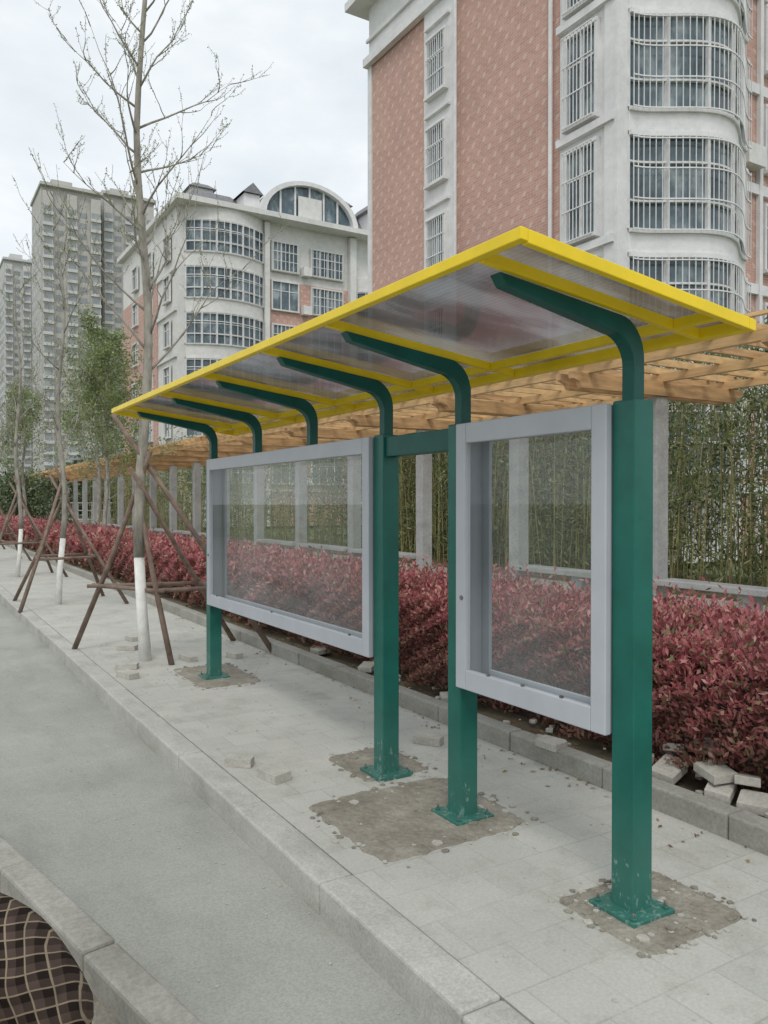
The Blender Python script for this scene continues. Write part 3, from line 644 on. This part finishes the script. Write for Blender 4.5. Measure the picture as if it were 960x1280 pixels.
# ------------------------------------------------------------------ squatting person in checked shirt (lower left)
m,n,b_=nt('checked_cloth'); t=n.nodes.new('ShaderNodeTexCoord')
nd=n.nodes.new('ShaderNodeTexNoise'); nd.inputs['Scale'].default_value=6; nd.inputs['Detail'].default_value=1; n.links.new(t.outputs['Object'],nd.inputs['Vector'])
va=n.nodes.new('ShaderNodeVectorMath'); va.operation='MULTIPLY_ADD'; n.links.new(nd.outputs['Color'],va.inputs[0]); va.inputs[1].default_value=(.035,.035,.035); n.links.new(t.outputs['Object'],va.inputs[2])
def dotc(vec):
    q=n.nodes.new('ShaderNodeVectorMath'); q.operation='DOT_PRODUCT'; n.links.new(va.outputs[0],q.inputs[0]); q.inputs[1].default_value=vec; return q.outputs['Value']
e1=Vector((.856,-.517,0)); e2=Vector((.57*.517,.57*.856,.82)); ca,sa=math.cos(.3),math.sin(.3)
h1=dotc(tuple(e1*ca+e2*sa)); h2=dotc(tuple(e2*ca-e1*sa))
def line(c,fq,w): return math_(n,'LESS_THAN',math_(n,'FRACT',math_(n,'MULTIPLY',c,fq)),w)
F=27
l1=math_(n,'MAXIMUM',line(h1,F,.09),line(h2,F,.09))
l2=math_(n,'MULTIPLY_ADD',line(h1,F,.55),.5,math_(n,'MULTIPLY',line(h2,F,.55),.5))
c=mixc(n,l2,(.02,.014,.012),(.085,.06,.05)); c=mixc(n,math_(n,'MULTIPLY',l1,.5),c,(.42,.35,.24))
n.links.new(c,b_.inputs['Base Color']); b_.inputs['Roughness'].default_value=.95; b_.inputs['Specular IOR Level'].default_value=.1; bump(n,b_,noise(n,objco(n),7,2),.8,.05); M['plaid']=m
M['trouser']=simple('dark_trousers',(.03,.033,.04),.9,.3,10); M['skin']=simple('skin',(.42,.24,.16),.5,.08,8); M['hair']=simple('black_hair',(.012,.01,.01),.6,.3,40); M['shoe']=simple('shoe',(.03,.03,.03),.6,.2,9)
PE=empty('person_squatting')
def skin(name,verts,edges,mat,root=0,sub=2):
    me=bpy.data.meshes.new(name); pts=[]
    for R,D,z,_ in verts:
        x,y=RD(R,D); pts.append((x,y,z))
    me.from_pydata(pts,edges,[]); me.materials.append(M[mat]); o=bpy.data.objects.new(name,me); scene.collection.objects.link(o); o.parent=PE
    sk=o.modifiers.new('skin','SKIN'); sk.use_smooth_shade=True
    for i,v in enumerate(verts):
        q=v[3] if isinstance(v[3],tuple) else (v[3],v[3]); me.skin_vertices[0].data[i].radius=q; me.skin_vertices[0].data[i].use_root=(i==root)
    ss=o.modifiers.new('sub','SUBSURF'); ss.levels=sub; ss.render_levels=sub; return o
G=-.13
skin('shirt',[(-1.09,1.72,G+.24,.16),(-1.09,1.76,G+.45,(.17,.15)),(-1.09,1.83,G+.66,(.19,.15)),(-1.10,1.9,G+.78,.10),(-.91,1.87,G+.695,.125),(-.78,1.93,G+.44,.11),(-.96,2.12,G+.42,.055),(-1.27,1.87,G+.715,.105),(-1.38,1.95,G+.46,.075),(-1.28,2.12,G+.4,.055),(-1.1,1.93,G+.83,.06)],
     [(0,1),(1,2),(2,3),(3,4),(4,5),(5,6),(3,7),(7,8),(8,9),(3,10)],'plaid',0)
skin('trousers',[(-1.09,1.72,G+.22,.15),(-1.0,1.76,G+.22,.11),(-1.02,2.08,G+.42,.075),(-1.02,1.92,G+.1,.05),(-1.18,1.76,G+.22,.11),(-1.21,2.08,G+.42,.075),(-1.19,1.92,G+.1,.05)],[(0,1),(1,2),(2,3),(0,4),(4,5),(5,6)],'trouser',0)
skin('head',[(-1.1,1.95,G+.86,.05),(-1.1,1.97,G+.93,.062),(-1.1,1.975,G+1.0,(.08,.095)),(-1.1,1.965,G+1.07,(.075,.085)),(-1.1,2.065,G+.985,.016),(-1.1,2.045,G+.945,.02),(-1.185,1.97,G+.99,.016),(-1.015,1.97,G+.99,.016)],[(0,1),(1,2),(2,3),(2,4),(1,5),(2,6),(2,7)],'skin',0)
skin('hair',[(-1.1,1.93,G+.98,.075),(-1.1,1.94,G+1.06,.09),(-1.1,1.99,G+1.09,.075)],[(0,1),(1,2)],'hair',0)
for sx,hx in ((1,-1.06),(-1,-1.2)):
    V=[(hx,2.16,G+.42,.028),(hx,2.22,G+.41,.036)]; Eg=[(0,1)]
    for k_,off_,ln in ((0,-.03,.07),(1,-.01,.08),(2,.01,.075),(3,.03,.06)):
        i=len(V); V+=[(hx+off_,2.25,G+.40,.010),(hx+off_,2.25+ln*.6,G+.38,.009),(hx+off_,2.25+ln,G+.35,.008)]; Eg+=[(1,i),(i,i+1),(i+1,i+2)]
    i=len(V); V+=[(hx-sx*.045,2.21,G+.39,.011),(hx-sx*.06,2.25,G+.375,.009)]; Eg+=[(1,i),(i,i+1)]
    skin('hand',V,Eg,'skin',0,1)
    fx=-1.02 if sx>0 else -1.19
    skin('shoe',[(fx,1.9,G+.06,.05),(fx,2.02,G+.045,.045),(fx,2.13,G+.035,.035)],[(0,1),(1,2)],'shoe',0)
# ------------------------------------------------------------------ sky, sun, camera
w=bpy.data.worlds.new('World'); scene.world=w; w.use_nodes=True; n=w.node_tree
bg=n.nodes['Background']; sky=n.nodes.new('ShaderNodeTexSky'); sky.sky_type='NISHITA'; sky.sun_disc=False
EL,AZ=math.radians(52),math.radians(215)
sky.sun_elevation=EL; sky.sun_rotation=AZ
tc=n.nodes.new('ShaderNodeTexCoord'); mp=n.nodes.new('ShaderNodeMapping'); mp.inputs['Scale'].default_value=(1,1,2.2); n.links.new(tc.outputs['Generated'],mp.inputs[0])
nz=noise(n,mp.outputs[0],2.0,7,.55)
cl=ramp(n,nz,[(.34,(.62,.68,.73)),(.5,(.78,.82,.84)),(.64,(.99,1,1))])
vm=n.nodes.new('ShaderNodeVectorMath'); vm.operation='SCALE'; vm.inputs['Scale'].default_value=12.6; n.links.new(cl,vm.inputs[0])
mx=mixc(n,.88,sky.outputs[0],vm.outputs[0]); n.links.new(mx,bg.inputs[0]); bg.inputs[1].default_value=.1
sl=bpy.data.lights.new('sun','SUN'); sl.energy=1.3; sl.angle=math.radians(20); sl.color=(1,.96,.9); so=bpy.data.objects.new('sun',sl); scene.collection.objects.link(so)
sd=Vector((math.sin(AZ)*math.cos(EL),math.cos(AZ)*math.cos(EL),math.sin(EL))); so.rotation_euler=sd.to_track_quat('Z','Y').to_euler(); so.location=sd*30
cd=bpy.data.cameras.new('camera'); cam=bpy.data.objects.new('camera',cd); scene.collection.objects.link(cam); scene.camera=cam
cam.location=(0,0,1.6); cam.rotation_euler=(math.radians(90-.63),0,-math.atan2(.517,.856)); cd.sensor_fit='HORIZONTAL'; cd.sensor_width=36; cd.lens=37.5; cd.clip_end=3000; cd.clip_start=.05
